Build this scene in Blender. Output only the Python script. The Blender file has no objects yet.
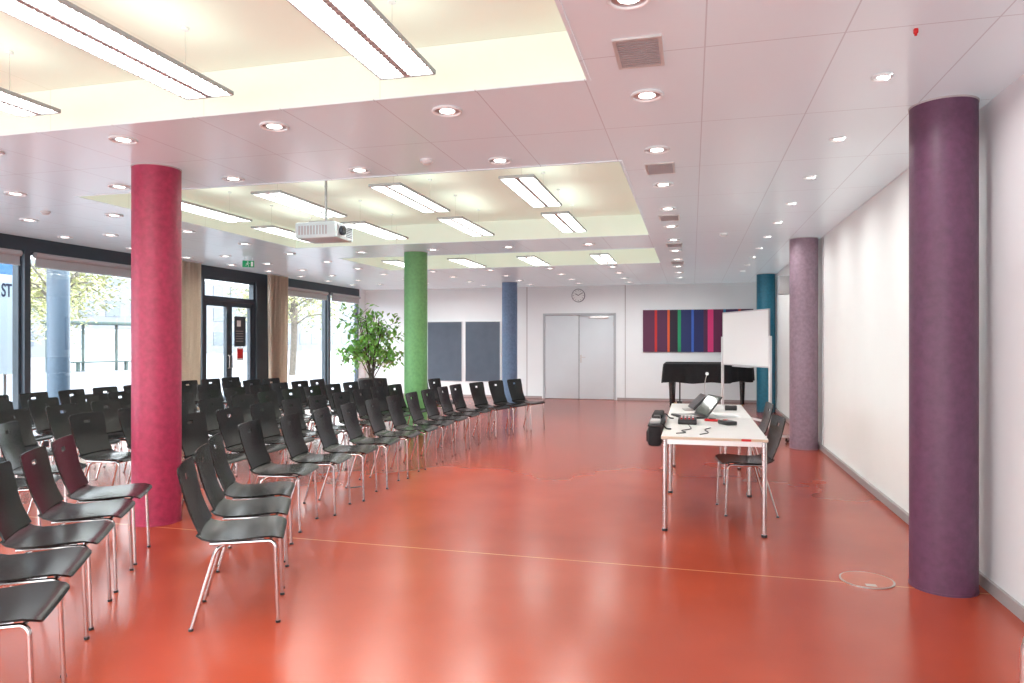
import bpy, bmesh, math, random
from mathutils import Vector, Matrix
random.seed(7)
scene = bpy.context.scene
COL = scene.collection
try:
    scene.view_settings.view_transform = 'Standard'
    scene.view_settings.look = 'None'
    scene.view_settings.exposure = 0.33
except Exception:
    pass

# ------------------------------------------------------------------ materials
def mat(name, col, rough=0.5, metal=0.0, spec=0.5, emit=None, estr=0.0, noise=None, bump=None, coat=0.0):
    m = bpy.data.materials.new(name); m.use_nodes = True
    nt = m.node_tree; b = nt.nodes['Principled BSDF']
    b.inputs['Base Color'].default_value = (*col, 1)
    b.inputs['Roughness'].default_value = rough
    b.inputs['Metallic'].default_value = metal
    b.inputs['Specular IOR Level'].default_value = spec
    b.inputs['Coat Weight'].default_value = coat
    if emit:
        b.inputs['Emission Color'].default_value = (*emit, 1)
        b.inputs['Emission Strength'].default_value = estr
    tc = nt.nodes.new('ShaderNodeTexCoord')
    if noise:
        sc, amt = noise
        n = nt.nodes.new('ShaderNodeTexNoise'); n.inputs['Scale'].default_value = sc
        n.inputs['Detail'].default_value = 6
        nt.links.new(tc.outputs['Object'], n.inputs['Vector'])
        r = nt.nodes.new('ShaderNodeValToRGB')
        r.color_ramp.elements[0].position = 0.3; r.color_ramp.elements[1].position = 0.7
        r.color_ramp.elements[0].color = (*[c*(1-amt) for c in col], 1)
        r.color_ramp.elements[1].color = (*[min(1, c*(1+amt)) for c in col], 1)
        nt.links.new(n.outputs['Fac'], r.inputs['Fac'])
        nt.links.new(r.outputs['Color'], b.inputs['Base Color'])
    if bump:
        sc, st, dist = bump
        n2 = nt.nodes.new('ShaderNodeTexNoise'); n2.inputs['Scale'].default_value = sc
        n2.inputs['Detail'].default_value = 4
        nt.links.new(tc.outputs['Object'], n2.inputs['Vector'])
        bp = nt.nodes.new('ShaderNodeBump'); bp.inputs['Strength'].default_value = st
        bp.inputs['Distance'].default_value = dist
        nt.links.new(n2.outputs['Fac'], bp.inputs['Height'])
        nt.links.new(bp.outputs['Normal'], b.inputs['Normal'])
    return m

def srgb(r, g, b):
    f = lambda c: ((c/255.0)/12.92) if c/255.0 <= 0.04045 else (((c/255.0)+0.055)/1.055)**2.4
    return (f(r), f(g), f(b))

M = {}
M['wall'] = mat('wall_paint_white', (0.90,0.945,0.93), 0.7, noise=(3,0.008))
M['wall_back'] = mat('wall_paint_back', (0.87,0.92,0.93), 0.7, noise=(3,0.01))
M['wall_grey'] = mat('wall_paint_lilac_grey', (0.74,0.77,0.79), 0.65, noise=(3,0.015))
M['base'] = mat('baseboard_grey', srgb(160,155,155), 0.5)
M['seam'] = mat('panel_seam', srgb(178,176,176), 0.6)
M['frame'] = mat('window_frame_dark', srgb(56,66,76), 0.5, noise=(6,0.06))
M['blind'] = mat('roller_blind_grey', srgb(175,178,182), 0.7)
M['curtain'] = mat('curtain_beige', srgb(222,208,192), 0.9, noise=(40,0.05))
M['shell'] = mat('black_stained_ply', (0.010,0.010,0.010), 0.27, noise=(14,0.25), spec=0.36)
M['chrome'] = mat('chrome_tube', (0.62,0.60,0.60), 0.20, metal=1.0)
M['steel'] = mat('brushed_steel', (0.6,0.59,0.58), 0.35, metal=1.0)
M['black'] = mat('black_plastic', (0.018,0.018,0.02), 0.4, noise=(20,0.1))
M['blackcloth'] = mat('black_cloth', (0.012,0.012,0.014), 0.8, noise=(30,0.2), bump=(60,0.3,0.002))
M['pianoblack'] = mat('piano_lacquer', (0.01,0.01,0.011), 0.12, coat=0.5)
M['white'] = mat('white_plastic', (0.78,0.83,0.84), 0.4)
M['silver'] = mat('silver_white_plastic', (0.64,0.82,0.84), 0.45)
M['tabletop'] = mat('table_laminate_light', srgb(228,229,226), 0.35, noise=(8,0.02))
M['tableedge'] = mat('table_edge_beech', srgb(205,184,160), 0.5)
M['door'] = mat('door_light_grey', srgb(212,220,224), 0.45, noise=(2,0.02))
M['doorframe'] = mat('door_frame_grey', srgb(180,186,190), 0.45)
M['board'] = mat('slate_board_grey', srgb(80,92,106), 0.55, noise=(4,0.08))
M['alu'] = mat('aluminium', (0.62,0.62,0.64), 0.35, metal=0.9)
M['lum_grey'] = mat('luminaire_grey_metal', srgb(172,178,180), 0.5)
M['louver'] = mat('luminaire_louver', srgb(205,210,208), 0.4)
M['tube'] = mat('fluorescent_tube', (1,1,1), 0.5, emit=(1.0,0.98,0.94), estr=25)
M['uplight'] = mat('uplight_tube', (1,1,1), 0.5, emit=(1.0,0.99,0.90), estr=1.4)
M['spot'] = mat('downlight_lamp', (1,1,1), 0.5, emit=(1.0,0.97,0.93), estr=6)
M['red'] = mat('red_plastic', srgb(200,25,30), 0.4)
M['paper'] = mat('paper_white', (0.86,0.90,0.90), 0.8)
M['wb'] = mat('whiteboard_enamel', (0.90,0.95,0.96), 0.25)
M['screen'] = mat('screen_dark', (0.02,0.025,0.03), 0.1)
M['leaf'] = mat('leaf_green', srgb(134,194,92), 0.45, noise=(9,0.35))
M['leaf_out'] = mat('street_tree_leaf', srgb(146,146,96), 0.6, noise=(1.2,0.25))
M['bark'] = mat('bark_brown', srgb(90,82,74), 0.9, noise=(12,0.3), bump=(25,0.6,0.02))
M['pot'] = mat('planter_dark', srgb(50,46,46), 0.5)
M['soil'] = mat('soil', srgb(50,36,28), 0.95, noise=(30,0.3))
M['asphalt'] = mat('street_asphalt', srgb(104,106,112), 0.9, noise=(1.0,0.1))
M['facade'] = mat('facade_render', srgb(108,110,114), 0.85, noise=(0.6,0.06))
M['facwin'] = mat('facade_glass', srgb(74,82,92), 0.25)
M['greenmetal'] = mat('shelter_green', srgb(54,70,66), 0.5)
M['signblue'] = mat('sign_blue', srgb(70,120,180), 0.5, emit=srgb(110,160,210), estr=0.3)  # band glow added along with the sign panel's
M['signwhite'] = mat('sign_white', srgb(170,190,205), 0.6, emit=(0.75,0.88,1.0), estr=0.4)  # glow added to lift the dim sign panel
M['signink'] = mat('sign_ink', srgb(20,40,80), 0.6)
M['exitgreen'] = mat('exit_green', srgb(0,130,80), 0.5, emit=srgb(0,150,90), estr=0.3)
M['gold'] = mat('brass_wheel', srgb(180,150,80), 0.3, metal=1.0)
M['disc'] = mat('outlet_cover', srgb(180,98,74), 0.3, noise=(10,0.06))

def colmat(name, rgb, amt=0.15):
    return mat(name, srgb(*rgb), 0.45, noise=(22,amt), bump=(60,0.15,0.008))
M['c_red'] = colmat('column_plaster_red', (160,46,80), 0.19)
M['c_purple'] = colmat('column_plaster_purple', (94,58,84), 0.17)
M['c_mauve'] = colmat('column_plaster_mauve', (140,118,132), 0.15)
M['c_green'] = colmat('column_plaster_green', (106,164,104), 0.13)
M['c_blue'] = colmat('column_plaster_blue', (108,136,170))
M['c_teal'] = colmat('column_plaster_teal', (20,106,130))
M['c_out'] = colmat('column_plaster_greyblue', (64,80,96))

# glass
g = bpy.data.materials.new('window_glass'); g.use_nodes = True
nt = g.node_tree; nt.nodes.clear()
o = nt.nodes.new('ShaderNodeOutputMaterial'); mx = nt.nodes.new('ShaderNodeMixShader')
t = nt.nodes.new('ShaderNodeBsdfTransparent'); gl = nt.nodes.new('ShaderNodeBsdfGlossy')
gl.inputs['Roughness'].default_value = 0.02; t.inputs['Color'].default_value = (0.96,0.98,0.98,1)
mx.inputs[0].default_value = 0.06
nt.links.new(t.outputs[0], mx.inputs[1]); nt.links.new(gl.outputs[0], mx.inputs[2]); nt.links.new(mx.outputs[0], o.inputs[0])
M['glass'] = g

# floor
def floor_mat():
    m = bpy.data.materials.new('poured_red_floor'); m.use_nodes = True
    nt = m.node_tree; L = nt.links; b = nt.nodes['Principled BSDF']
    tc = nt.nodes.new('ShaderNodeTexCoord')
    n1 = nt.nodes.new('ShaderNodeTexNoise'); n1.inputs['Scale'].default_value = 0.9; n1.inputs['Detail'].default_value = 3
    L.new(tc.outputs['Object'], n1.inputs['Vector'])
    r = nt.nodes.new('ShaderNodeValToRGB')
    r.color_ramp.elements[0].position = 0.25; r.color_ramp.elements[0].color = (*srgb(150,58,37),1)
    r.color_ramp.elements[1].position = 0.75; r.color_ramp.elements[1].color = (*srgb(174,74,48),1)
    L.new(n1.outputs['Fac'], r.inputs['Fac'])
    sp = nt.nodes.new('ShaderNodeSeparateXYZ'); L.new(tc.outputs['Object'], sp.inputs[0])
    s1 = nt.nodes.new('ShaderNodeMath'); s1.operation = 'SUBTRACT'; s1.inputs[1].default_value = 4.6
    L.new(sp.outputs['Y'], s1.inputs[0])
    wv = nt.nodes.new('ShaderNodeMath'); wv.operation = 'ABSOLUTE'; L.new(s1.outputs[0], wv.inputs[0])
    lt = nt.nodes.new('ShaderNodeMath'); lt.operation = 'LESS_THAN'; lt.inputs[1].default_value = 0.006
    L.new(wv.outputs[0], lt.inputs[0])
    mixs = nt.nodes.new('ShaderNodeMixRGB'); mixs.inputs[2].default_value = (*srgb(206,134,86),1)
    L.new(lt.outputs[0], mixs.inputs[0]); L.new(r.outputs[0], mixs.inputs[1])
    L.new(mixs.outputs[0], b.inputs['Base Color'])
    b.inputs['Roughness'].default_value = 0.235
    b.inputs['Specular IOR Level'].default_value = 0.5
    return m
M['floor'] = floor_mat()

def ceil_mat(name, c, cl, px, py, x0, y0, rough, w=0.004, em=None):
    m = bpy.data.materials.new(name); m.use_nodes = True
    nt = m.node_tree; L = nt.links; b = nt.nodes['Principled BSDF']
    tc = nt.nodes.new('ShaderNodeTexCoord'); sp = nt.nodes.new('ShaderNodeSeparateXYZ')
    L.new(tc.outputs['Object'], sp.inputs[0])
    outs = []
    for ax, p, o0 in (('X', px, x0), ('Y', py, y0)):
        s = nt.nodes.new('ShaderNodeMath'); s.operation = 'SUBTRACT'; s.inputs[1].default_value = o0
        L.new(sp.outputs[ax], s.inputs[0])
        pp = nt.nodes.new('ShaderNodeMath'); pp.operation = 'PINGPONG'; pp.inputs[1].default_value = p/2
        L.new(s.outputs[0], pp.inputs[0])
        lt = nt.nodes.new('ShaderNodeMath'); lt.operation = 'LESS_THAN'; lt.inputs[1].default_value = w
        L.new(pp.outputs[0], lt.inputs[0]); outs.append(lt)
    mxx = nt.nodes.new('ShaderNodeMath'); mxx.operation = 'MAXIMUM'
    L.new(outs[0].outputs[0], mxx.inputs[0]); L.new(outs[1].outputs[0], mxx.inputs[1])
    mix = nt.nodes.new('ShaderNodeMixRGB'); mix.inputs[1].default_value = (*c,1); mix.inputs[2].default_value = (*cl,1)
    L.new(mxx.outputs[0], mix.inputs[0]); L.new(mix.outputs[0], b.inputs['Base Color'])
    b.inputs['Roughness'].default_value = rough
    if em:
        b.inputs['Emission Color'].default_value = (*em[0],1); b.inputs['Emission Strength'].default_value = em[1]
    return m
M['ceil'] = ceil_mat('metal_ceiling_panels', (0.69,0.76,0.80), (0.50,0.50,0.54), 0.62, 1.165, -0.56, 3.45, 0.26, w=0.0035, em=((0.72,0.94,1.0),0.12))  # added emission makes the panels a soft neutral fill source
M['bay'] = ceil_mat('cream_bay_panels', (0.70,0.80,0.72), (0.62,0.68,0.62), 1.2, 1.2, -0.56, 3.7, 0.5, em=((0.94,1.0,0.80),0.19))  # added emission keeps the bays cream against the red bounce

# ------------------------------------------------------------------ mesh helpers
class Mb:
    def __init__(s): s.bm = bmesh.new(); s.mats = []
    def mi(s, m):
        if m not in s.mats: s.mats.append(m)
        return s.mats.index(m)
    def box(s, x0,x1,y0,y1,z0,z1, m, bev=0.0):
        i = s.mi(m)
        r = bmesh.ops.create_cube(s.bm, size=1.0)
        vs = r['verts']
        for v in vs:
            v.co = Vector(((x0+x1)/2+v.co.x*(x1-x0), (y0+y1)/2+v.co.y*(y1-y0), (z0+z1)/2+v.co.z*(z1-z0)))
        fs = set(f for v in vs for f in v.link_faces)
        for f in fs: f.material_index = i
        if bev > 0:
            es = list(set(e for v in vs for e in v.link_edges))
            rr = bmesh.ops.bevel(s.bm, geom=es, offset=bev, segments=2, profile=0.5, affect='EDGES')
            for f in rr['faces']: f.material_index = i
        return s
    def cyl(s, p, r, h, m, seg=24, r2=None, axis='Z', cap=True):
        i = s.mi(m)
        rr = bmesh.ops.create_cone(s.bm, cap_ends=cap, segments=seg, radius1=r, radius2=r if r2 is None else r2, depth=h)
        vs = rr['verts']
        if axis == 'X': R = Matrix.Rotation(math.pi/2, 3, 'Y')
        elif axis == 'Y': R = Matrix.Rotation(-math.pi/2, 3, 'X')
        else: R = Matrix.Identity(3)
        for v in vs: v.co = R @ v.co + Vector(p)
        for f in set(f for v in vs for f in v.link_faces): f.material_index = i
        return s
    def quad(s, a,b,c,d, m):
        i = s.mi(m)
        f = s.bm.faces.new([s.bm.verts.new(p) for p in (a,b,c,d)]); f.material_index = i
        return s
    def tube(s, pts, r, m, seg=10, closed=False):
        i = s.mi(m)
        pts = [Vector(p) for p in pts]; n = len(pts); rings = []
        prev = None
        for k in range(n):
            if closed: tg = (pts[(k+1)%n]-pts[k-1]).normalized()
            elif k == 0: tg = (pts[1]-pts[0]).normalized()
            elif k == n-1: tg = (pts[-1]-pts[-2]).normalized()
            else: tg = (pts[k+1]-pts[k-1]).normalized()
            if prev is None:
                up = Vector((0,0,1)) if abs(tg.z) < 0.9 else Vector((0,1,0))
                a = tg.cross(up).normalized()
            else:
                a = (prev - tg*prev.dot(tg)).normalized()
            prev = a; bb = tg.cross(a)
            rings.append([s.bm.verts.new(pts[k] + a*math.cos(2*math.pi*j/seg)*r + bb*math.sin(2*math.pi*j/seg)*r) for j in range(seg)])
        rng = range(n) if closed else range(n-1)
        for k in rng:
            A, B = rings[k], rings[(k+1)%n]
            for j in range(seg):
                f = s.bm.faces.new([A[j], A[(j+1)%seg], B[(j+1)%seg], B[j]]); f.material_index = i
        if not closed:
            f = s.bm.faces.new(list(reversed(rings[0]))); f.material_index = i
            f = s.bm.faces.new(rings[-1]); f.material_index = i
        return s
    def prism(s, outline, z0, z1, m):
        i = s.mi(m)
        lo = [s.bm.verts.new((x,y,z0)) for x,y in outline]; hi = [s.bm.verts.new((x,y,z1)) for x,y in outline]
        n = len(outline)
        fs = [s.bm.faces.new(hi), s.bm.faces.new(list(reversed(lo)))]
        for k in range(n): fs.append(s.bm.faces.new([lo[k], lo[(k+1)%n], hi[(k+1)%n], hi[k]]))
        for f in fs: f.material_index = i
        return s
    def make(s, name, parent=None, smooth=True, loc=None, fixn=True):
        if fixn: bmesh.ops.recalc_face_normals(s.bm, faces=s.bm.faces)
        me = bpy.data.meshes.new(name); s.bm.to_mesh(me); s.bm.free()
        for m in s.mats: me.materials.append(m)
        if smooth:
            me.shade_smooth(); me.set_sharp_from_angle(angle=math.radians(35))
        ob = bpy.data.objects.new(name, me); COL.objects.link(ob)
        if parent is not None: ob.parent = parent
        if loc is not None: ob.location = loc
        return ob

def fillet(pts, rad, n=5):
    pts = [Vector(p) for p in pts]; out = [pts[0]]
    for k in range(1, len(pts)-1):
        a, b, c = pts[k-1], pts[k], pts[k+1]
        r1 = min(rad, (a-b).length*0.49, (c-b).length*0.49)
        p1 = b+(a-b).normalized()*r1; p2 = b+(c-b).normalized()*r1
        for j in range(n+1):
            t = j/n; out.append(p1*(1-t)**2 + b*2*t*(1-t) + p2*t*t)
    out.append(pts[-1]); return out

def tag(ob, label, category=None, group=None, kind=None):
    ob['label'] = label
    if category: ob['category'] = category
    if group: ob['group'] = group
    if kind: ob['kind'] = kind
    return ob
def empty(name, loc=(0,0,0), rotz=0.0):
    e = bpy.data.objects.new(name, None); COL.objects.link(e); e.empty_display_size = 0.1
    e.location = loc; e.rotation_euler = (0,0,rotz); return e
def dup(root, loc, rotz=None):
    n = root.copy(); COL.objects.link(n); n.location = loc
    if rotz is not None: n.rotation_euler = (0,0,rotz)
    def rec(src, dst):
        for c in src.children:
            cc = c.copy(); COL.objects.link(cc); cc.parent = dst; rec(c, cc)
    rec(root, n); return n

H = 2.885
XR = 1.71; XL = -8.75; YB = 17.5; YF = -3.5

# ------------------------------------------------------------------ room shell
b = Mb(); b.box(XL-0.1, XR+0.15, YF-0.15, YB+0.15, -0.12, 0.0, M['floor'])
tag(b.make('floor', smooth=False), 'glossy poured salmon-red floor', 'floor', kind='structure')

# ceiling with recessed bays
bays = [(-5.8,-0.55,-1.2,3.71), (-5.8,-0.55,5.46,9.32), (-5.8,-0.55,10.65,12.7)]
RZ = H+0.27
b = Mb()
xs = [XL-0.1, -5.8, -0.55, XR+0.15]; ys = [YF-0.1,-1.2,3.71,5.46,9.32,10.65,12.7,YB+0.1]
for i in range(3):
    for j in range(len(ys)-1):
        if i == 1 and j in (1,3,5): continue
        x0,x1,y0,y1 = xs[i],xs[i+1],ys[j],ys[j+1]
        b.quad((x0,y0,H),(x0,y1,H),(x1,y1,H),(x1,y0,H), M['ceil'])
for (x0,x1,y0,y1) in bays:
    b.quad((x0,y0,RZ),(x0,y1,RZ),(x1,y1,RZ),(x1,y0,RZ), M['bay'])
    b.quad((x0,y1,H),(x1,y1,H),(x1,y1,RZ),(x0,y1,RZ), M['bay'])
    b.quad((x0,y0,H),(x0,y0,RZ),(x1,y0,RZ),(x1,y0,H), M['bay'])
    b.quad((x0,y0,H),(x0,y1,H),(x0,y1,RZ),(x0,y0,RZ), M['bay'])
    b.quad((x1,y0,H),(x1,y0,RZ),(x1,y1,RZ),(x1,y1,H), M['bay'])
tag(b.make('ceiling', smooth=False, fixn=False), 'pink-grey metal panel ceiling with cream recessed bays', 'ceiling', kind='structure')
b = Mb(); b.box(XL-0.1,XR+0.15,YF-0.1,YB+0.1,RZ+0.05,RZ+0.2,M['wall'])
tag(b.make('trim_6', smooth=False), 'concrete slab above the suspended ceiling', 'slab', kind='structure')
k = 1
for (x0,x1,y0,y1) in bays:
    b = Mb(); w = 0.02
    for (a0,a1,c0,c1) in ((x0-w,x1+w,y0-w,y0),(x0-w,x1+w,y1,y1+w),(x0-w,x0,y0,y1),(x1,x1+w,y0,y1)):
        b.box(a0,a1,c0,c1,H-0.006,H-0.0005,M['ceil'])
    tag(b.make('trim_%d'%k), 'thin metal rim around recessed ceiling bay', 'trim', kind='structure'); k += 1

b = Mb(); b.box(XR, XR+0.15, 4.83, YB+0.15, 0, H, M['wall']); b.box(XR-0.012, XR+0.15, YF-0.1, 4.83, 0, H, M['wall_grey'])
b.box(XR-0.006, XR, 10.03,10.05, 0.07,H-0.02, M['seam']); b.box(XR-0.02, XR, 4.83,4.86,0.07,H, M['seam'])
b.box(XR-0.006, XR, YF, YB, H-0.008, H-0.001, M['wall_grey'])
tag(b.make('wall_right', smooth=False), 'bright white long side wall with panel seams', 'wall', kind='structure')
b = Mb(); b.box(XL-0.1, XR, YB, YB+0.15, 0, H, M['wall_back'])
b.box(-4.16,-4.14,YB-0.004,YB,0.06,H,M['seam']); b.box(-1.63,-1.61,YB-0.004,YB,0.06,H,M['seam'])
tag(b.make('wall_back', smooth=False), 'white end wall with thin vertical panel joints', 'wall', kind='structure')
b = Mb(); b.box(XL-0.1, XR, YF-0.15, YF, 0, H, M['wall'])
tag(b.make('wall_front', smooth=False), 'white end wall behind the seating', 'wall', kind='structure')
b = Mb(); b.box(XL-0.1, XL, YF, -0.2, 0, H, M['wall']); b.box(XL-0.1, XL, 17.12, YB, 0, H, M['wall_back'])
b.box(XL-0.1, XL+0.02, -0.2, 17.12, 2.70, H, M['frame'])
tag(b.make('wall_left', smooth=False), 'dark header and end piers of the window wall', 'wall', kind='structure')
b = Mb(); b.box(XR-0.03, XR-0.001, YF, YB, 0.0, 0.07, M['base'])
tag(b.make('baseboard_right', smooth=False), 'grey metal baseboard along white wall', 'baseboard', kind='structure')
b = Mb(); b.box(XL, -3.75, YB-0.015, YB-0.001, 0.0, 0.06, M['base']); b.box(-1.82, XR-0.03, YB-0.015, YB-0.001, 0.0, 0.06, M['base'])
tag(b.make('baseboard_back', smooth=False), 'grey baseboard along the end wall', 'baseboard', kind='structure')

# windows in left wall
def window(n, y0, y1, blind=True, mull=None):
    e = empty('window_%d'%n, (XL-0.05, (y0+y1)/2, 0)); w = (y1-y0)/2
    tag(e, 'full-height dark-framed window pane facing the street', 'window', kind='structure')
    b = Mb(); f = M['frame']; t = 0.04
    b.box(-0.05,0.05,-w,-w+t,0,2.70,f); b.box(-0.05,0.05,w-t,w,0,2.70,f)
    b.box(-0.05,0.05,-w+t,w-t,2.66,2.70,f); b.box(-0.05,0.05,-w+t,w-t,0,0.08,f)
    b.make('frame', e, smooth=False)
    b = Mb(); b.box(-0.006,0.006,-w+t,w-t,0.08,2.66,M['glass']); b.make('pane', e, smooth=False)
    if blind:
        b = Mb(); b.cyl((0.11,0,2.65),0.04,(w-0.06)*2,M['blind'],axis='Y',seg=16); b.box(0.105,0.112,-w+0.07,w-0.07,2.50,2.64,M['blind'])
        b.box(0.10,0.118,-w+0.07,w-0.07,2.485,2.50,M['alu']); b.make('roller_blind', e)
window(1,-0.2,2.35); window(2,2.45,4.85); window(3,4.95,7.36); window(4,7.45,9.95); window(5,10.05,10.85,False)
window(6,13.02,15.4); window(7,15.5,17.1)
b = Mb()
for (a,c) in ((2.35,2.45),(4.85,4.95),(7.36,7.45),(9.95,10.05),(10.85,10.92),(12.5,13.02),(15.4,15.5)):
    b.box(XL-0.10, XL+0.06, a, c, 0, 2.70, M['frame'])
tag(b.make('trim_4', smooth=False), 'dark steel mullion posts between windows', 'trim', kind='structure')

# glazed door in window wall
e = empty('door_2', (XL-0.05, 11.71, 0)); tag(e, 'dark-framed glazed double door with transom window', 'door', kind='structure')
b = Mb(); f = M['frame']; w = 0.79
b.box(-0.05,0.06,-w,-w+0.05,0,2.70,f); b.box(-0.05,0.06,w-0.05,w,0,2.70,f); b.box(-0.05,0.06,-w+0.05,w-0.05,2.24,2.33,f); b.box(-0.05,0.06,-w+0.05,w-0.05,2.64,2.70,f)
b.make('frame', e, smooth=False)
b = Mb(); b.box(-0.005,0.005,-w+0.05,w-0.05,2.33,2.64,M['glass']); b.make('transom_pane', e, smooth=False)
for s in (-1, 1):
    b = Mb(); a0, a1 = (-w+0.052, -0.002) if s < 0 else (0.002, w-0.052)
    b.box(-0.03,0.04,a0,a0+0.08,0.01,2.238,f); b.box(-0.03,0.04,a1-0.08,a1,0.01,2.238,f)
    b.box(-0.03,0.04,a0+0.08,a1-0.08,2.15,2.238,f); b.box(-0.03,0.04,a0+0.08,a1-0.08,0.01,0.2,f)
    leaf = b.make('door_leaf', e, smooth=False)
    b = Mb(); b.box(-0.004,0.004,a0+0.08,a1-0.08,0.2,2.15,M['glass']); b.make('pane', leaf, smooth=False)
    b = Mb(); hy = 0.045*s
    b.tube(fillet([(0.04,hy,0.95),(0.08,hy,0.95),(0.08,hy,1.2),(0.04,hy,1.2)],0.02),0.009,M['steel']); b.make('handle', leaf)
b = Mb(); b.box(0,0.004,-0.18,0.18,0.02,0.62,M['frame']); b.box(0.004,0.005,-0.10,0.02,0.42,0.54,M['paper'])
for q in range(5): b.box(0.004,0.005,-0.13,0.10,0.12+q*0.05,0.132+q*0.05,M['seam'])
b.box(0,0.004,-0.10,0.10,-0.26,0.0,M['paper']); b.box(0.004,0.006,-0.09,0.09,-0.22,-0.03,M['red'])
n = b.make('notice', smooth=False, loc=(XL-0.04,12.08,1.35)); tag(n,'tall dark printed notice with small red sticker on glazed door','notice')

# exit sign hung from ceiling
e = empty('exit_sign', (-7.25, 10.2, 2.78), math.radians(-62)); tag(e,'small green illuminated escape sign with running figure','exit sign')
b = Mb(); b.box(-0.012,0.012,-0.10,0.12*0.72,-0.055,0.055,M['exitgreen'],0.004)
for s in (-0.06,0.06): b.cyl((0,s,0.08),0.005,0.05,M['white'],10)
b.make('sign_box', e)
b = Mb(); wht = M['paper']; q7 = 0.62
def sc(p): return (0.0135, p[1]*q7, p[2]*q7)
b.cyl(sc((0,-0.02,0.055)),0.009,0.002,wht,axis='X',seg=12)
for pl,r in (([(0,-0.02,0.035),(0,-0.03,-0.01)],0.006),([(0,-0.03,-0.01),(0,0.0,-0.03),(0,-0.01,-0.07)],0.004),([(0,-0.03,-0.01),(0,-0.055,-0.03),(0,-0.085,-0.04)],0.004),([(0,-0.02,0.03),(0,0.01,0.01),(0,0.03,0.02)],0.0035),([(0,-0.02,0.03),(0,-0.05,0.02),(0,-0.06,-0.005)],0.0035)):
    b.tube([sc(p) for p in pl],r,wht,6)
b.box(0.012,0.0145,0.035,0.07,-0.04,0.038,wht); b.make('running_figure', e)

# double door in back wall
e = empty('door_1', (-2.785, YB, 0)); tag(e,'light grey double door in the end wall','door',kind='structure')
b = Mb(); w = 0.885
b.box(-w-0.05,-w,-0.03,0.0,0,2.19,M['doorframe']); b.box(w,w+0.05,-0.03,0.0,0,2.19,M['doorframe']); b.box(-w,w,-0.03,0.0,2.14,2.19,M['doorframe'])
b.box(-w,w,-0.004,0.0,0.0,2.14,M['frame']); b.make('door_frame', e, smooth=False)
for s in (-1,1):
    a0,a1 = (-w+0.006,-0.008) if s<0 else (0.008,w-0.006)
    b = Mb(); b.box(a0,a1,-0.02,-0.005,0.012,2.132,M['door'],0.002); leaf = b.make('door_leaf', e)
    if s > 0:
        b = Mb(); b.box(0.03,0.07,-0.028,-0.02,0.93,1.13,M['steel']); b.tube(fillet([(0.05,-0.02,1.07),(0.05,-0.07,1.07),(0.17,-0.07,1.07)],0.02),0.01,M['steel']); b.make('handle', leaf)
        b = Mb(); b.box(0.25,0.75,-0.05,-0.02,2.05,2.11,M['steel'],0.004); b.tube([(0.3,-0.06,2.09),(0.0,-0.07,2.12),(-0.2,-0.04,2.15)],0.008,M['steel'],6); b.make('door_closer', leaf)
    for z in (0.25,1.9):
        b = Mb(); b.cyl(((a0 if s<0 else a1),-0.03,z),0.012,0.1,M['steel'],10); b.make('hinge', leaf)

# ------------------------------------------------------------------ columns
def column(x,y,m,lab,r=0.184,h=H):
    b = Mb(); b.cyl((0,0,h/2),r,h-0.001,m,56); b.cyl((0,0,0.006),r+0.003,0.012,m,56); b.cyl((0,0,h-0.006),r+0.004,0.010,M['seam'],56)
    return tag(b.make('column', loc=(x,y,0)), lab, 'column')
column(-4.24,4.75,M['c_red'],'thick round crimson plastered column among black chairs')
column(1.455,4.66,M['c_purple'],'thick round dark purple column beside white wall',r=0.178)
column(1.49,10.24,M['c_mauve'],'round mauve-grey column beside white wall')
column(-4.24,10.24,M['c_green'],'round leaf-green column behind front row of chairs')
column(-4.22,16.0,M['c_blue'],'round blue column near the grey double door')
column(1.50,15.4,M['c_teal'],'round teal column beside the covered grand piano')
column(-11.3,10.24,M['c_out'],'grey-blue column outside on the street pavement')

# ------------------------------------------------------------------ luminaires
LZ = H-0.035
def luminaire_proto():
    e = empty('pendant_luminaire', (0,0,0)); L2 = 0.65
    b = Mb(); g = M['lum_grey']
    b.box(-0.154,-0.145,-L2,L2,-0.006,0.018,g,0.003); b.box(0.145,0.154,-L2,L2,-0.006,0.018,g,0.003)
    b.box(-0.145,0.145,-L2,-L2+0.012,-0.006,0.018,g); b.box(-0.145,0.145,L2-0.012,L2,-0.006,0.018,g)
    b.box(-0.016,0.016,-L2+0.012,L2-0.012,-0.0045,0.018,g); b.box(-0.145,0.145,-L2+0.012,L2-0.012,0.017,0.021,M['white'])
    b.make('housing', e)
    b = Mb(); n = 34
    for q in range(n):
        y = -L2+0.03+(2*L2-0.06)*q/(n-1)
        b.box(-0.145,0.145,y-0.003,y+0.003,-0.0055,0.005,M['louver'])
    b.make('louver', e, smooth=False)
    for s in (-1,1):
        b = Mb(); b.box(s*0.082-0.052,s*0.082+0.052,-L2+0.03,L2-0.03,0.007,0.014,M['tube']); b.make('fluorescent_tube', e)
    b = Mb(); b.box(-0.12,0.12,-L2+0.05,L2-0.05,0.022,0.026,M['uplight']); b.make('uplight_tube', e)
    for s in (-1,1):
        b = Mb(); b.tube([(0,s*0.45,0.021),(0,s*0.45,RZ-LZ-0.005)],0.0012,M['steel'],6); b.cyl((0,s*0.45,RZ-LZ-0.01),0.02,0.015,M['white'],12); b.make('suspension_wire', e)
    return e
lp = luminaire_proto(); first = True
for yc in (-0.45, 1.05, 2.70, 6.28, 7.98, 11.62):
    for xc in (-1.43,-2.63,-3.83,-5.03):
        if first: lp.location = (xc,yc,LZ); ob = lp; first = False
        else: ob = dup(lp,(xc,yc,LZ))
        tag(ob,'twin-tube louvered linear luminaire hung on thin wires','ceiling light','pendant luminaires in the ceiling bays')

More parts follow.
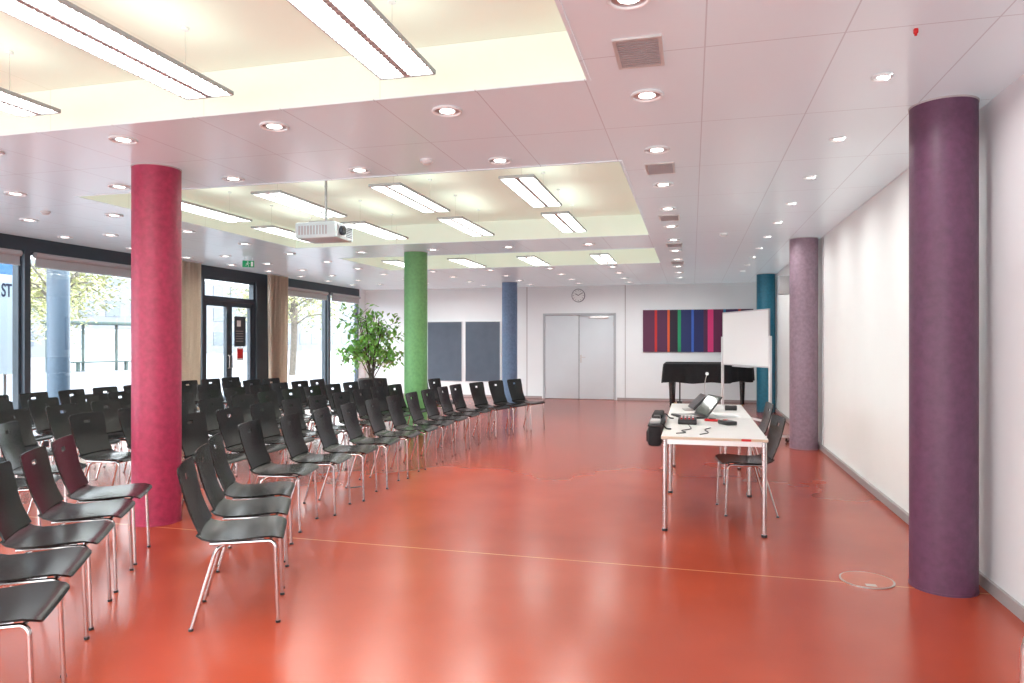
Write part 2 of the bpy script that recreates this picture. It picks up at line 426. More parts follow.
# downlights
def downlight(r, lab):
    e = empty('downlight')
    b = Mb(); pts = [(r*math.cos(2*math.pi*k/32), r*math.sin(2*math.pi*k/32), -0.006) for k in range(32)]
    b.tube(pts, 0.009, M['white'], 8, closed=True); b.make('trim_ring', e)
    b = Mb(); b.cyl((0,0,-0.004),r*0.55,0.006,M['spot'],24)
    b.make('lamp', e)
    b = Mb(); b.cyl((0,0,-0.003),r,0.005,M['alu'],32); b.make('reflector', e)
    return e
dl = downlight(0.085,''); first = True
pos = []
for q in range(-2, 12): pos.append((-0.25, 2.87+1.165*q))
for y in (4.0,5.2):
    for x in (-1.45,-2.65,-3.85,-5.05): pos.append((x,y))
for x in (-1.45,-2.65,-3.85,-5.05): pos.append((x,9.98))
for y in (13.1, 14.3, 15.5, 16.6):
    for x in (-1.45,-2.65,-3.85,-5.05): pos.append((x,y))
for x in (-6.25,-7.45,-8.2):
    for q in range(0, 12): pos.append((x, 2.87+1.165*q))
for (x,y) in pos:
    if first: dl.location = (x,y,H); ob = dl; first = False
    else: ob = dup(dl,(x,y,H))
    tag(ob,'round recessed downlight with metal ring','downlight','downlights in the metal ceiling')
ds = downlight(0.045,''); first = True
for q in range(-1, 11):
    p = (0.98, 2.9+1.165*q, H)
    if first: ds.location = p; ob = ds; first = False
    else: ob = dup(ds,p)
    tag(ob,'small recessed spotlight near the white wall','downlight','small spotlights along the wall')

# vents
def vent():
    e = empty('air_vent')
    b = Mb(); t=0.018; X=0.115; Y=0.175
    b.box(-X,X,-Y,-Y+t,-0.01,0,M['louver']); b.box(-X,X,Y-t,Y,-0.01,0,M['louver']); b.box(-X,-X+t,-Y+t,Y-t,-0.01,0,M['louver']); b.box(X-t,X,-Y+t,Y-t,-0.01,0,M['louver']); b.make('vent_frame', e)
    b = Mb()
    b.box(-X+t,X-t,-Y+t,Y-t,-0.002,0,M['frame'])
    for q in range(12):
        y=-Y+t+0.012+q*0.0265; b.box(-X+t,X-t,y-0.0075,y+0.0075,-0.009,-0.003,M['doorframe'])
    b.make('vent_slats', e); return e
v0 = vent(); first=True
for y in (1.1,3.43,5.77,8.1,10.4,12.75):
    if first: v0.location=(-0.25,y,H); ob=v0; first=False
    else: ob=dup(v0,(-0.25,y,H))
    tag(ob,'rectangular slatted air vent in the ceiling','air vent','ceiling air vents')
def smoke(x,y):
    b = Mb(); b.cyl((0,0,-0.009),0.05,0.018,M['white'],28); b.cyl((0,0,-0.027),0.028,0.018,M['white'],28,r2=0.042)
    tag(b.make('smoke_detector', loc=(x,y,H)),'small white round smoke detector','smoke detector')
for p in ((-2.0,5.05),(-6.8,6.0),(0.4,9.5)): smoke(*p)
b = Mb(); b.box(-0.009,0.009,-0.009,0.009,-0.022,0,M['red'],0.003); b.cyl((0,0,-0.026),0.006,0.010,M['red'],12)
tag(b.make('fire_sprinkler', loc=(0.98,3.49,H)),'tiny red fire sprinkler head on ceiling','sprinkler')

# projector
e = empty('projector',(-3.27,5.75,2.41)); tag(e,'white ceiling-mounted video projector on a pole','projector')
b = Mb(); b.box(-0.22,0.19,-0.17,0.17,-0.01,0.14,M['silver'],0.018)
for q in range(10): b.box(-0.18+q*0.03,-0.165+q*0.03,-0.173,-0.168,0.025,0.105,M['doorframe'])
b.box(0.185,0.194,-0.14,0.14,0.01,0.12,M['doorframe'])
for q in range(6): b.box(0.193,0.196,0.02,0.13,0.02+q*0.016,0.028+q*0.016,M['frame'])
b.make('body', e)
b = Mb(); b.cyl((0.205,-0.07,0.065),0.042,0.035,M['frame'],28,axis='X'); b.cyl((0.225,-0.07,0.065),0.032,0.004,M['screen'],28,axis='X'); b.make('lens', e)
b = Mb(); b.cyl((0,0,0.15+(RZ-2.41-0.15)/2),0.012,RZ-2.41-0.16,M['lum_grey'],16); b.box(-0.12,0.12,-0.1,0.1,0.14,0.16,M['lum_grey'],0.005); b.cyl((0,0,RZ-2.41-0.01),0.05,0.02,M['lum_grey'],20); b.make('ceiling_mount', e)

# ------------------------------------------------------------------ chairs
def shell_part(name, prof, nu, hole, parent):
    bm = bmesh.new(); rows = []
    for (x,z,hw,cv,nx,nz) in prof:
        row = []
        for j in range(nu+1):
            u = -1+2*j/nu
            off = cv*(u*u)
            row.append(bm.verts.new((x+nx*off, u*hw, z+nz*off)))
        rows.append(row)
    for i in range(len(rows)-1):
        for j in range(nu):
            if hole and hole(i,j): continue
            bm.faces.new([rows[i][j],rows[i][j+1],rows[i+1][j+1],rows[i+1][j]])
    bmesh.ops.recalc_face_normals(bm, faces=bm.faces)
    bmesh.ops.solidify(bm, geom=list(bm.faces), thickness=0.009)
    b = Mb(); b.bm.free(); b.bm = bm; b.mi(M['shell'])
    return b.make(name, parent)

def chair_proto():
    e = empty('stacking_chair')
    P = [(0.222,0.426),(0.216,0.437),(0.202,0.445),(0.165,0.451),(0.10,0.451),(0.02,0.445),(-0.06,0.441),(-0.13,0.443),(-0.172,0.455),(-0.200,0.480)]
    Wd = [0.180,0.198,0.209,0.215,0.217,0.215,0.209,0.203,0.199,0.195]
    prof = [(p[0],p[1],w,0.008 if 2<k<9 else 0.004,0,1) for k,(p,w) in enumerate(zip(P,Wd))]
    shell_part('seat', prof, 12, None, e)
    n = 24; prof = []
    for k in range(n+1):
        t = k/n
        z = 0.480+0.345*t; x = -0.200-0.02*math.sin(min(1,t*2)*math.pi/2)-0.100*t+0.015*t*t
        hw = 0.195-0.008*math.sin(math.pi*min(1,t*1.6))+0.016*t
        d = (1-t)*0.345
        R = 0.022
        if d < R: hw -= R-math.sqrt(max(0,R*R-(R-d)**2))
        prof.append((x,z,hw,0.012,1,0.0))
    shell_part('backrest', prof, 17, lambda i,j: i in (18,19) and j in (7,8,9), e)
    for s in (-1,1):
        b = Mb(); b.tube(fillet([(0.195,s*0.205,0.0),(0.180,s*0.198,0.405),(0.160,s*0.190,0.426),(-0.03,s*0.175,0.424),(-0.14,s*0.172,0.426)],0.035),0.0100,M['chrome'],10)
        b.cyl((0.195,s*0.205,0.006),0.0125,0.012,M['black'],10); b.make('leg', e)
        b = Mb(); b.tube(fillet([(-0.225,s*0.205,0.0),(-0.11,s*0.185,0.40),(-0.06,s*0.165,0.422),(0.12,s*0.150,0.428)],0.04),0.0100,M['chrome'],10)
        b.cyl((-0.225,s*0.205,0.006),0.0125,0.012,M['black'],10); b.make('leg', e)
    b = Mb(); b.tube([(0.155,-0.19,0.42),(0.155,0.19,0.42)],0.009,M['chrome'],8); b.tube([(-0.08,-0.18,0.42),(-0.08,0.18,0.42)],0.009,M['chrome'],8); b.make('cross_bar', e)
    return e
cp = chair_proto(); used = [False]
def chair(x,y,deg,label='black plywood stacking chair with chrome legs in audience rows',group='audience chairs'):
    if not used[0]:
        used[0] = True; cp.location=(x,y,0); cp.rotation_euler=(0,0,math.radians(deg)); ob = cp
    else: ob = dup(cp,(x,y,0),math.radians(deg))
    tag(ob,label,'chair',group); return ob
chair(-2.37,3.28,30,'black plywood stacking chair standing at near end of front row')
chair(-2.63,3.73,29); chair(-2.89,4.18,27)
for p in ((-3.82,3.86,31),(-3.54,3.41,32),(-3.24,2.94,33),(-2.94,2.50,34),(-2.62,2.08,34)): chair(*p)
for p in ((-4.72,3.95,33),(-4.98,4.42,30),(-5.72,4.65,28)): chair(*p)
for i in range(10): chair(-3.15+random.uniform(-.012,.012), 4.9+.545*i, 14-2.0*i+random.uniform(-2,2))
chair(-3.02,10.37,-14); chair(-2.86,10.88,-18); chair(-2.68,11.38,-20)
for r,(X,y0,n) in enumerate(((-4.05,5.25,12),(-5.0,5.1,12),(-5.92,5.15,11),(-6.85,5.2,11),(-7.75,5.3,11))):
    for i in range(n):
        y = y0+.545*i
        if r == 0 and abs(y-10.24) < 0.45: continue
        chair(X+random.uniform(-.015,.015), y, 6-1.2*i+random.uniform(-3,3))
chair(0.44,6.32,188,'black stacking chair tucked under the speaker table','speaker chairs')
chair(0.50,7.66,184,'black stacking chair tucked under the speaker table','speaker chairs')

# small flat trolley with a bent chrome push handle
e = empty('hand_trolley',(0.935,1.68,0)); tag(e,'flat hand trolley with bent chrome tube handle','trolley')
b = Mb(); b.tube(fillet([(-0.255,0,0.16),(-0.255,0,0.90),(0.255,0,0.90),(0.255,0,0.16)],0.10,8),0.011,M['steel'],12); b.make('push_handle', e)
b = Mb(); b.box(-0.27,0.27,-0.78,0.02,0.13,0.165,M['black'],0.01); b.make('platform', e)
for sx in (-1,1):
    for y in (-0.68,-0.08):
        b = Mb(); b.cyl((sx*0.21,y,0.05),0.05,0.03,M['black'],24,axis='X'); b.box(sx*0.21-0.02,sx*0.21+0.02,y-0.015,y+0.015,0.05,0.135,M['steel']); b.make('wheel', e)

# ------------------------------------------------------------------ tables
def table_proto():
    e = empty('table'); X=0.39; Y=0.72
    b = Mb(); b.box(-X,X,-Y,Y,0.715,0.74,M['tabletop'],0.003); b.box(-X-0.002,X+0.002,-Y-0.002,Y+0.002,0.717,0.736,M['tableedge']); b.make('tabletop', e)
    for sx in (-1,1):
        for sy in (-1,1):
            b = Mb(); b.cyl((sx*(X-0.025),sy*(Y-0.025),0.36),0.019,0.70,M['chrome'],20); b.cyl((sx*(X-0.025),sy*(Y-0.025),0.01),0.022,0.02,M['black'],16); b.make('leg', e)
    b = Mb()
    for s in (-1,1):
        b.box(s*(X-0.04)-0.01,s*(X-0.04)+0.01,-Y+0.04,Y-0.04,0.675,0.715,M['steel']); b.box(-X+0.04,X-0.04,s*(Y-0.04)-0.01,s*(Y-0.04)+0.01,0.675,0.715,M['steel'])
    b.make('frame_rail', e); return e
tp = table_proto(); tp.location=(0.16,6.20,0); tag(tp,'light laminate table with chrome tube legs','table','speaker tables')
t2 = dup(tp,(0.16,7.66,0)); tag(t2,'light laminate table with chrome tube legs','table','speaker tables')
# small red inventory sticker on the front edge of the near table
b = Mb(); b.box(0.20,0.27,-0.726,-0.7225,0.718,0.735,M['red']); st = b.make('sticker', tp, smooth=False); st['label'] = 'small red sticker on the table edge'

TZ = 0.741
e = empty('laptop',(-0.03,6.90,TZ),math.radians(200)); tag(e,'dark open laptop on the speaker table','laptop')
b = Mb(); b.box(-0.12,0.12,-0.17,0.17,0,0.018,M['black'],0.004); b.box(-0.05,0.08,-0.15,0.15,0.018,0.020,M['seam']); b.make('keyboard_base', e)
b = Mb(); b.box(-0.006,0.006,-0.17,0.17,0,0.235,M['black'],0.003); b.box(0.006,0.008,-0.155,0.155,0.015,0.22,M['screen']); s = b.make('screen', e); s.location=(-0.12,0,0.018); s.rotation_euler=(0,math.radians(-38),0)
b = Mb(); b.box(-0.08,0.08,-0.14,0.14,0,0.045,M['black'],0.008)
for i in range(4):
    for j in range(6): b.cyl((-0.05+i*0.033,-0.11+j*0.04,0.051),0.008,0.014,M['white'] if j%3 else M['red'],10)
m1 = b.make('audio_mixer', loc=(-0.04,6.40,TZ)); tag(m1,'small black audio mixer with knobs','mixer')
e = empty('tilted_monitor',(-0.03,7.60,TZ),math.radians(190)); tag(e,'small black monitor tilted on a metal foot','monitor')
b = Mb(); b.box(-0.012,0.012,-0.16,0.16,0,0.20,M['black'],0.005); b.box(0.012,0.014,-0.15,0.15,0.015,0.19,M['screen']); s=b.make('screen', e); s.location=(-0.02,0,0.02); s.rotation_euler=(0,math.radians(-45),0)
b = Mb(); b.box(-0.12,0.06,-0.08,0.08,0,0.012,M['steel'],0.003); b.tube([(-0.08,0,0.01),(-0.10,0,0.075)],0.010,M['steel']); b.make('stand_foot', e)
def cable(pts, lab, r=0.004):
    b = Mb(); b.tube(fillet(pts,0.08,6),r,M['black'],6); tag(b.make('cable'),lab,'cable')
cable([(-0.12,5.62,TZ+0.004),(-0.03,5.70,TZ+0.004),(-0.10,5.80,TZ+0.004),(0.0,5.92,TZ+0.004),(-0.03,6.22,TZ+0.004)],'thin black cable curled on the table')
cable([(0.06,5.60,TZ+0.004),(0.14,5.72,TZ+0.004),(0.09,5.9,TZ+0.004),(0.15,6.05,TZ+0.004)],'short black cable lying on the table')
b = Mb()
for q in range(4): b.box(-0.105,0.105,-0.148,0.148,q*0.002,q*0.002+0.0018,M['paper'])
p = b.make('paper_stack', loc=(0.32,7.12,TZ)); p.rotation_euler=(0,0,0.2); tag(p,'short stack of white paper sheets on table','paper')
b = Mb(); b.box(-0.05,0.05,-0.08,0.08,0,0.035,M['black'],0.008); b.box(-0.03,0.03,-0.05,-0.01,0.035,0.037,M['screen']); b.box(-0.015,0.015,0.02,0.05,0.035,0.04,M['red'])
p = b.make('desk_phone', loc=(0.30,6.36,TZ)); p.rotation_euler=(0,0,0.5); tag(p,'small black conference device on table','device')
b = Mb(); b.box(-0.06,0.06,-0.04,0.04,0,0.05,M['black'],0.006); b.cyl((0.0,0.0,0.054),0.02,0.008,M['steel'],16)
p = b.make('black_box', loc=(0.40,7.7,TZ)); tag(p,'small black electronics box on table','electronics box')
b = Mb(); b.box(-0.02,0.02,-0.07,0.07,0,0.02,M['red'],0.006); b.box(-0.012,0.012,-0.03,0.03,0.02,0.028,M['black'],0.003)
p = b.make('marker_case', loc=(0.18,6.58,TZ)); p.rotation_euler=(0,0,1.2); tag(p,'small red and black marker case','marker case')
e = empty('desk_microphone',(0.14,8.1,TZ)); tag(e,'gooseneck microphone on round desk base','microphone')
b = Mb(); b.cyl((0,0,0.01),0.06,0.02,M['black'],24,r2=0.05); b.make('base', e)
b = Mb(); b.tube(fillet([(0,0,0.02),(0,0,0.28),(0.02,-0.08,0.36)],0.08),0.004,M['steel'],8); b.make('gooseneck', e)
b = Mb(); b.cyl((0.022,-0.09,0.37),0.018,0.06,M['white'],14,axis='Y'); b.make('microphone_head', e)
# open bag at the table edge
e = empty('equipment_bag',(-0.297,6.28,0.60)); tag(e,'long black open equipment bag hanging from the table edge','bag')
b = Mb(); b.box(-0.060,0.055,-0.46,0.46,0.0,0.17,M['blackcloth'],0.03); b.box(-0.075,-0.055,-0.38,-0.02,0.03,0.12,M['blackcloth'],0.008); b.box(-0.075,-0.055,0.05,0.38,0.03,0.12,M['blackcloth'],0.008); b.make('bag_body', e)
b = Mb(); b.box(-0.060,0.058,-0.46,0.46,0.165,0.185,M['black'],0.006); b.box(-0.05,0.045,-0.02,0.40,0.185,0.225,M['blackcloth'],0.016); b.box(-0.045,0.04,-0.40,-0.22,0.185,0.21,M['seam'],0.008); b.box(-0.03,0.03,-0.18,-0.06,0.185,0.225,M['black'],0.008); b.make('flap', e)
for s in (-1,1):
    b = Mb(); b.tube(fillet([(0.03,s*0.42,0.175),(0.06,s*0.42,0.19),(0.09,s*0.42,0.148),(0.13,s*0.41,0.1475)],0.02),0.006,M['blackcloth'],8); b.make('strap', e)

# floor outlet disc
b = Mb(); b.cyl((0,0,0.003),0.155,0.006,M['steel'],48); b.cyl((0,0,0.0066),0.144,0.002,M['disc'],48); b.box(-0.03,0.03,-0.13,-0.09,0.0075,0.009,M['steel'])
tag(b.make('floor_outlet', loc=(1.04,4.67,0)),'round metal-rimmed floor outlet cover','floor outlet')

# ------------------------------------------------------------------ mobile whiteboard
A = Vector((0.50,12.0)); Bp = Vector((1.09,10.68)); mid=(A+Bp)/2; d=(Bp-A); L=d.length; ang=math.atan2(d.y,d.x)
e = empty('mobile_whiteboard',(mid.x,mid.y,0),ang); tag(e,'white mobile whiteboard on wheeled metal stand','whiteboard')
b = Mb(); b.box(-L/2+0.01,L/2-0.01,-0.009,0.009,1.10,1.94,M['wb']); bd = b.make('board', e, smooth=False)
b = Mb()
b.box(-L/2,L/2,-0.012,0.012,1.085,1.105,M['alu']); b.box(-L/2,L/2,-0.012,0.012,1.93,1.95,M['alu']); b.box(-L/2,-L/2+0.015,-0.012,0.012,1.105,1.93,M['alu']); b.box(L/2-0.015,L/2,-0.012,0.012,1.105,1.93,M['alu']); b.make('board_frame', e, smooth=False)
b = Mb(); b.box(-0.3,0.3,-0.06,-0.012,1.07,1.085,M['alu']); b.make('pen_tray', e)
for s in (-1,1):
    x = s*(L/2+0.02)
    b = Mb(); b.box(x-0.015,x+0.015,-0.02,0.02,0.10,1.55,M['white'],0.003); b.make('post', e)
    b = Mb(); b.box(x-0.018,x+0.018,-0.30,0.30,0.07,0.10,M['white'],0.004); b.make('foot', e)
    for t in (-0.27,0.27):
        b = Mb(); b.cyl((x,t,0.032),0.032,0.022,M['black'],20,axis='X'); b.box(x-0.014,x+0.014,t-0.01,t+0.01,0.03,0.072,M['steel']); b.make('wheel', e)
b = Mb(); b.box(-L/2,L/2,-0.012,0.012,0.28,0.31,M['white']); b.make('cross_bar', e)

# ------------------------------------------------------------------ grand piano (covered)
e = empty('grand_piano',(0.36,15.75,0)); tag(e,'grand piano under a black fabric cover','piano')
raw = [(-0.93,-0.74),(-0.2,-0.74),(0.05,-0.70),(0.25,-0.58),(0.42,-0.40),(0.60,-0.20),(0.78,-0.02),(0.90,0.18),(0.93,0.40),(0.86,0.60),(0.70,0.70),(0.4,0.74),(-0.93,0.74)]
def resample(o, n):
    pts=[Vector(p) for p in o]; seg=[(pts[i],pts[(i+1)%len(pts)]) for i in range(len(pts))]
    tot=sum((q-p).length for p,q in seg); out=[]; acc=0; k=0
    for i in range(n):
        t=tot*i/n
        while acc+(seg[k][1]-seg[k][0]).length < t: acc+=(seg[k][1]-seg[k][0]).length; k+=1
        out.append(seg[k][0].lerp(seg[k][1],(t-acc)/(seg[k][1]-seg[k][0]).length))
    return out
b = Mb(); b.prism(raw,0.64,0.97,M['pianoblack']); b.make('body', e)
rs = resample(raw,160); b = Mb(); i0=b.mi(M['blackcloth']); rings=[]
for q,(z,off,wv) in enumerate(((0.985,-0.03,0),(1.0,0.012,0),(0.985,0.024,0.002),(0.9,0.03,0.008),(0.75,0.036,0.014),(0.60,0.042,0.02))):
    ring=[]
    for k2,p in enumerate(rs):
        a=rs[k2-1]; c=rs[(k2+1)%len(rs)]; tg=(c-a).normalized(); nn=Vector((tg.y,-tg.x))
        o2=off+wv*math.sin(k2*0.9)+wv*0.5*math.sin(k2*0.37)
        ring.append(b.bm.verts.new((p.x+nn.x*o2,p.y+nn.y*o2,z+(0.015*math.sin(k2*0.31) if q==5 else 0))))
    rings.append(ring)
for q in range(5):
    for k2 in range(len(rs)):
        b.bm.faces.new([rings[q][k2],rings[q][(k2+1)%len(rs)],rings[q+1][(k2+1)%len(rs)],rings[q+1][k2]])
b.bm.faces.new(rings[0]); b.make('fabric_cover', e)
for (x,y) in ((-0.78,-0.6),(-0.78,0.6),(0.72,0.42)):
    b = Mb(); b.cyl((x,y,0.36),0.042,0.57,M['pianoblack'],20,r2=0.065); b.cyl((x,y,0.085),0.05,0.03,M['pianoblack'],20); b.make('leg', e)
    b = Mb(); b.cyl((x,y,0.035),0.035,0.025,M['gold'],20,axis='X'); b.box(x-0.02,x+0.02,y-0.012,y+0.012,0.03,0.08,M['gold']); b.make('caster', e)
b = Mb(); b.tube([(-0.62,-0.09,0.64),(-0.62,-0.07,0.16)],0.014,M['pianoblack']); b.tube([(-0.62,0.09,0.64),(-0.62,0.07,0.16)],0.014,M['pianoblack']); b.box(-0.68,-0.57,-0.12,0.12,0.09,0.16,M['pianoblack'],0.005)
for s in (-1,0,1): b.box(-0.78,-0.66,s*0.06-0.012,s*0.06+0.012,0.10,0.112,M['gold'])
b.make('pedal_lyre', e)

# ------------------------------------------------------------------ back wall things
e = empty('wall_clock',(-2.80,YB-0.001,2.64)); tag(e,'round white wall clock with black hands','clock')
b = Mb(); b.cyl((0,-0.02,0),0.17,0.04,M['board'],48,axis='Y'); b.make('case', e)
b = Mb(); b.cyl((0,-0.0415,0),0.157,0.003,M['paper'],48,axis='Y')
for h in range(12):
    a=h*math.pi/6; b.tube([(0.115*math.sin(a),-0.044,0.115*math.cos(a)),(0.142*math.sin(a),-0.044,0.142*math.cos(a))],0.005,M['black'],6)
b.make('dial', e)
b = Mb(); b.tube([(0,-0.047,0),(0.085*math.sin(-1.0),-0.047,0.085*math.cos(-1.0))],0.008,M['black'],6); b.make('hour_hand', e)
b = Mb(); b.tube([(0,-0.05,0),(0.12*math.sin(1.0),-0.05,0.12*math.cos(1.0))],0.006,M['black'],6); b.make('minute_hand', e)

stripes=[((98,48,78),.30),((205,50,45),.06),((86,46,80),.26),((220,95,50),.06),((44,36,52),.20),((36,150,100),.08),((42,54,104),.26),((60,100,190),.06),((40,48,98),.24),((84,42,76),.10),((222,60,125),.14),((104,42,80),.24),((50,125,165),.06),((70,46,92),.3),((200,70,60),.06),((84,44,72),.3)]
tot=sum(s[1] for s in stripes); b = Mb(); x=0; W=2.6
b.box(0,W,-0.005,0.03,0,1.04,M['frame'])
for i,(c,w) in enumerate(stripes):
    ww=w/tot*W; b.box(x,x+ww,-0.007,-0.005,0.0,1.04,mat('canvas_stripe_%d'%i,srgb(*c),0.7)); x+=ww
tag(b.make('striped_painting', smooth=False, loc=(-1.18,YB-0.032,1.21)),'wide canvas with dark vertical colour stripes','painting')

for q,(x0,x1) in enumerate(((-6.90,-5.92),(-5.83,-4.86))):
    e = empty('pinboard',((x0+x1)/2,YB-0.001,0)); tag(e,'dark grey rectangular board mounted on wall','board','grey boards on the end wall')
    w=(x1-x0)/2
    b = Mb(); b.box(-w+0.012,w-0.012,-0.022,0,0.42,1.99,M['board']); b.make('panel', e, smooth=False)
    b = Mb()
    b.box(-w,w,-0.028,0,0.405,0.42,M['alu']); b.box(-w,w,-0.028,0,1.99,2.005,M['alu']); b.box(-w,-w+0.012,-0.028,0,0.42,1.99,M['alu']); b.box(w-0.012,w,-0.028,0,0.42,1.99,M['alu']); b.make('edge_frame', e, smooth=False)

e = empty('loudspeaker',(1.55,12.9,2.45)); tag(e,'small white loudspeaker bracketed to the side wall','loudspeaker')
b = Mb(); b.box(-0.09,0.09,-0.09,0.09,-0.16,0.16,M['lum_grey'],0.012); b.make('cabinet', e)
b = Mb(); b.box(-0.078,0.078,-0.096,-0.09,-0.148,0.148,M['seam'],0.002); b.make('grille', e)
b = Mb(); b.tube([(0.09,0,0),(0.16,0,0)],0.02,M['white'],10); b.make('wall_bracket', e)

# curtains
def curtain(y0,y1):
    e = empty('curtain',(XL+0.30,(y0+y1)/2,0)); tag(e,'beige floor-length curtain gathered beside the window','curtain','beige window curtains')
    bm=bmesh.new(); n=90; w=(y1-y0)/2; rows=[]
    for z in (0.03,0.6,1.3,2.0,2.85):
        rows.append([bm.verts.new((0.055*math.sin(k*0.55+0.15*z)+0.015*math.sin(k*0.21+z), -w+2*w*k/n, z)) for k in range(n+1)])
    for i in range(4):
        for k in range(n): bm.faces.new([rows[i][k],rows[i][k+1],rows[i+1][k+1],rows[i+1][k]])
    bmesh.ops.solidify(bm,geom=list(bm.faces),thickness=0.004)
    b=Mb(); b.bm.free(); b.bm=bm; b.mi(M['curtain']); b.make('fabric', e)
    b=Mb(); b.box(-0.015,0.015,-w-0.05,w+0.05,2.86,H-0.001,M['alu']); b.make('curtain_rail', e)
curtain(9.80,10.50); curtain(12.55,13.22)

# plant
def leaves(b, pts, size, m, droop=0.5):
    i=b.mi(m)
    for p in pts:
        a=random.uniform(0,2*math.pi); s=size*random.uniform(0.7,1.25)
        dv=Vector((math.cos(a),math.sin(a),-droop*random.uniform(0.2,1.5))).normalized()
        sv=dv.cross(Vector((random.uniform(-.4,.4),random.uniform(-.4,.4),1))).normalized()
        up=sv.cross(dv)
        v=[p, p+dv*s*0.45+sv*s*0.24+up*s*0.05, p+dv*s, p+dv*s*0.45-sv*s*0.24+up*s*0.05]
        f=b.bm.faces.new([b.bm.verts.new(q) for q in v]); f.material_index=i
random.seed(21)
e = empty('potted_ficus',(-7.05,14.4,0)); tag(e,'tall leafy green ficus in a dark planter','plant')
b = Mb(); b.cyl((0,0,0.30),0.22,0.60,M['pot'],36,r2=0.30); b.cyl((0,0,0.61),0.31,0.03,M['pot'],36); b.make('planter', e)
b = Mb(); b.cyl((0,0,0.628),0.28,0.01,M['soil'],30); b.make('soil', e)
b = Mb(); lp2=[]
for q in range(14):
    a=q*0.7; r=0.05; tip=Vector((0.58*math.cos(a*1.9)*random.uniform(.4,1),0.58*math.sin(a*1.9)*random.uniform(.4,1),random.uniform(1.05,2.25)))
    p0=Vector((r*math.cos(a),r*math.sin(a),0.62)); p1=p0.lerp(tip,0.5)+Vector((random.uniform(-.06,.06),random.uniform(-.06,.06),0.12))
    b.tube(fillet([p0,p1,tip],0.3,6),0.011,M['bark'],7)
    for k2 in range(7):
        t=random.uniform(0.35,1); c=p0.lerp(p1,t*2) if t<0.5 else p1.lerp(tip,t*2-1)
        tw=c+Vector((random.uniform(-.34,.34),random.uniform(-.34,.34),random.uniform(-.05,.22)))
        b.tube([c,tw],0.004,M['bark'],5)
        for _ in range(12): lp2.append(tw+Vector((random.gauss(0,.10),random.gauss(0,.10),random.gauss(0,.10))))
b.make('stems', e)
b = Mb(); leaves(b,lp2,0.15,M['leaf'],0.9); b.make('foliage', e, smooth=False, fixn=False)

# ------------------------------------------------------------------ exterior
b = Mb(); b.box(-90,XL-0.12,-40,140,-0.25,-0.0,M['asphalt']); tag(b.make('street_ground',smooth=False),'pale street paving outside the windows','ground',kind='structure')
b = Mb(); b.box(-11.55,-11.05,-2,18,H,3.1,M['wall']); tag(b.make('trim_5',smooth=False),'concrete beam over the outside columns','beam',kind='structure')
def tree(x,y,h,seed):
    random.seed(seed); e=empty('street_tree',(x,y,0)); tag(e,'street tree with pale yellow-green leaves','tree','street trees outside')
    b=Mb(); b.tube(fillet([(0,0,0),(0.1,0.05,h*0.35),(0,0,h*0.8)],1.0),0.14,M['bark'],12); pts=[]
    for q in range(16):
        a=q*2.4; z0=h*random.uniform(.3,.6); tip=Vector((math.cos(a)*random.uniform(0.8,1.9),math.sin(a)*random.uniform(0.8,1.9),z0+random.uniform(-0.1,2.2)))
        b.tube([(0,0,z0),tip*0.5+Vector((0,0,z0*0.5+0.2)),tip],0.03,M['bark'],6)
        for _ in range(130): pts.append(tip+Vector((max(-1,min(1,random.gauss(0,.5))),max(-1,min(1,random.gauss(0,.5))),random.gauss(0,.5))))
    b.make('trunk', e); b=Mb(); leaves(b,pts,0.22,M['leaf_out'],0.5); b.make('foliage', e, smooth=False, fixn=False)
for i,(x,y,h) in enumerate(((-20,18.2,6.5),(-26,23.5,7),(-17,27,6),(-36,32,7),(-32,47,7),(-38,58,7),(-36,25,7))): tree(x,y,h,50+i)
random.seed(3)
b = Mb(); b.box(-62,-60,-10,130,0,14,M['facade'])
for fl in range(4):
    for q in range(40):
        y=-8+q*3.4; b.box(-60.02,-59.95,y,y+1.9,1.0+fl*3.1,2.7+fl*3.1,M['facwin'])
tag(b.make('street_building',smooth=False),'pale building facade across the street','building')
e=empty('street_shelter',(-28.5,28.5,0),math.radians(70)); tag(e,'glazed street shelter with green metal frame','shelter')
b=Mb(); b.box(-2.6,2.6,-0.6,0.7,2.3,2.45,M['greenmetal'],0.02); b.make('roof', e)
for x in (-2.4,-0.8,0.8,2.4):
    b=Mb(); b.box(x-0.05,x+0.05,0.53,0.63,0,2.3,M['greenmetal']); b.make('post', e)
b=Mb(); b.box(-2.36,2.36,0.575,0.585,0.3,2.1,M['glass']); b.make('glass_panel', e)
b=Mb(); b.box(-1.4,1.4,0.1,0.5,0.42,0.48,M['greenmetal']); b.box(-1.2,-1.1,0.2,0.4,0,0.42,M['greenmetal']); b.box(1.1,1.2,0.2,0.4,0,0.42,M['greenmetal']); b.make('bench', e)
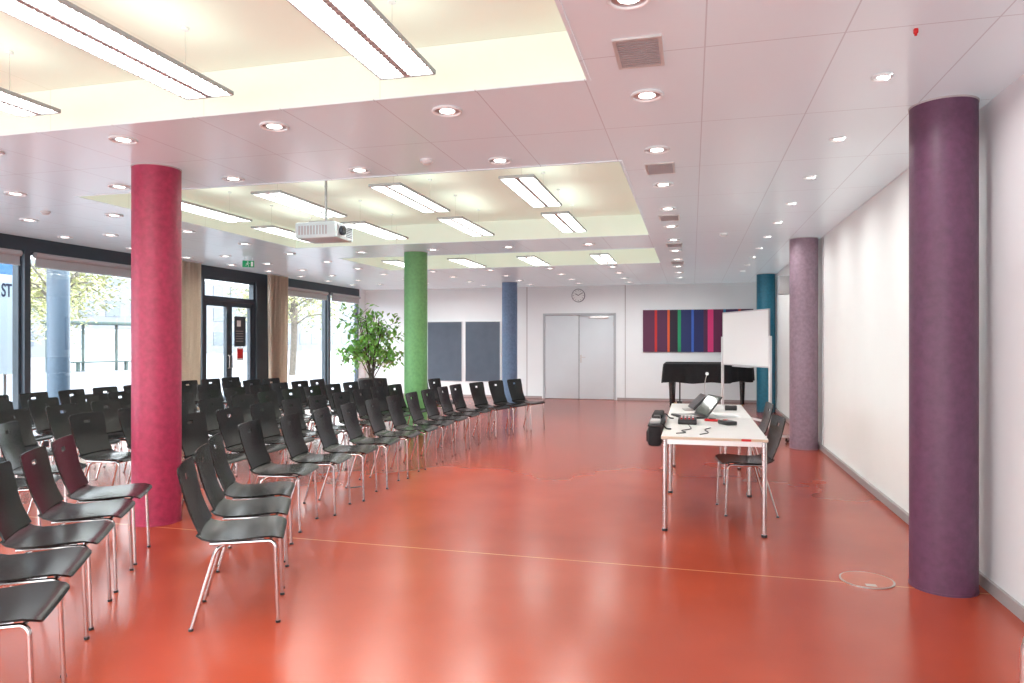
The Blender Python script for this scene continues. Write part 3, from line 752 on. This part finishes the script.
# sign outside with ST
e=empty('street_sign',(-9.6,7.55,0)); tag(e,'pale blue outdoor sign with dark letters on posts','sign')
b=Mb(); b.box(-0.03,0.0,-0.9,0.42,1.0,2.6,M['signwhite']); b.make('panel', e, smooth=False)
b=Mb(); b.box(0.0,0.004,-0.9,0.42,2.44,2.6,M['signblue']); b.make('blue_band', e, smooth=False)
for y in (-0.8,0.3):
    b=Mb(); b.box(-0.08,-0.03,y-0.025,y+0.025,0,2.6,M['alu']); b.make('post', e)
tcv=bpy.data.curves.new('lettering','FONT'); tcv.body='ST'; tcv.size=0.27; tcv.extrude=0.003; tcv.offset=0.004; tcv.align_x='RIGHT'
tmp=bpy.data.objects.new('tmp_text',tcv); COL.objects.link(tmp)
bpy.context.view_layer.update()
tme=bpy.data.meshes.new_from_object(tmp.evaluated_get(bpy.context.evaluated_depsgraph_get()))
bpy.data.objects.remove(tmp); bpy.data.curves.remove(tcv)
xm=max(v.co.x for v in tme.vertices); xn=min(v.co.x for v in tme.vertices); fx=0.155/(xm-xn)
for v in tme.vertices:
    tx,ty,tz = v.co; v.co = (0.008+tz, 0.375-(xm-tx)*fx, 2.12+ty)
to=bpy.data.objects.new('lettering',tme); COL.objects.link(to); to.parent=e; tme.materials.clear(); tme.materials.append(M['signink'])

# ------------------------------------------------------------------ lights
def area(name, loc, rot, sx, sy, power, col, spread=None):
    l = bpy.data.lights.new(name,'AREA'); l.shape='RECTANGLE'; l.size=sx; l.size_y=sy; l.energy=power; l.color=col
    if spread: l.spread = math.radians(spread)
    o = bpy.data.objects.new(name,l); COL.objects.link(o); o.location=loc; o.rotation_euler=rot; return o
area('rear_fill',(-3.5,-3.4,1.45),(math.radians(90),0,0),9.5,2.5,260,(0.93,0.98,1.0))  # added soft fill lamp behind the camera; this wall has no windows
# wall-washing lamps in the small spotlights, and an added row brightening the end wall
for q in range(1, 11):
    area('wall_wash_lamp',(0.98,2.9+1.165*q,H-0.02),(0,math.radians(-22),0),0.09,0.09,4.2,(1.0,0.99,0.97),130)
for x in (-6.25,-5.25,-2.65,-1.45,-0.25):
    area('wall_wash_lamp',(x,15.5,H-0.02),(math.radians(30),0,0),0.12,0.12,9.5,(1.0,0.99,0.99),116)

w = bpy.data.worlds.new('World'); scene.world = w; w.use_nodes = True
bg = w.node_tree.nodes['Background']; bg.inputs['Color'].default_value = (0.91,0.96,1.0,1); bg.inputs['Strength'].default_value = 9.8

cam = bpy.data.cameras.new('camera'); cam.lens = 24.33; cam.sensor_width = 36; cam.clip_start = 0.05; cam.clip_end = 500
co = bpy.data.objects.new('camera', cam); COL.objects.link(co); co.location = (0,0,1.47)
co.rotation_euler = (math.pi/2, 0, math.radians(14.58)); scene.camera = co
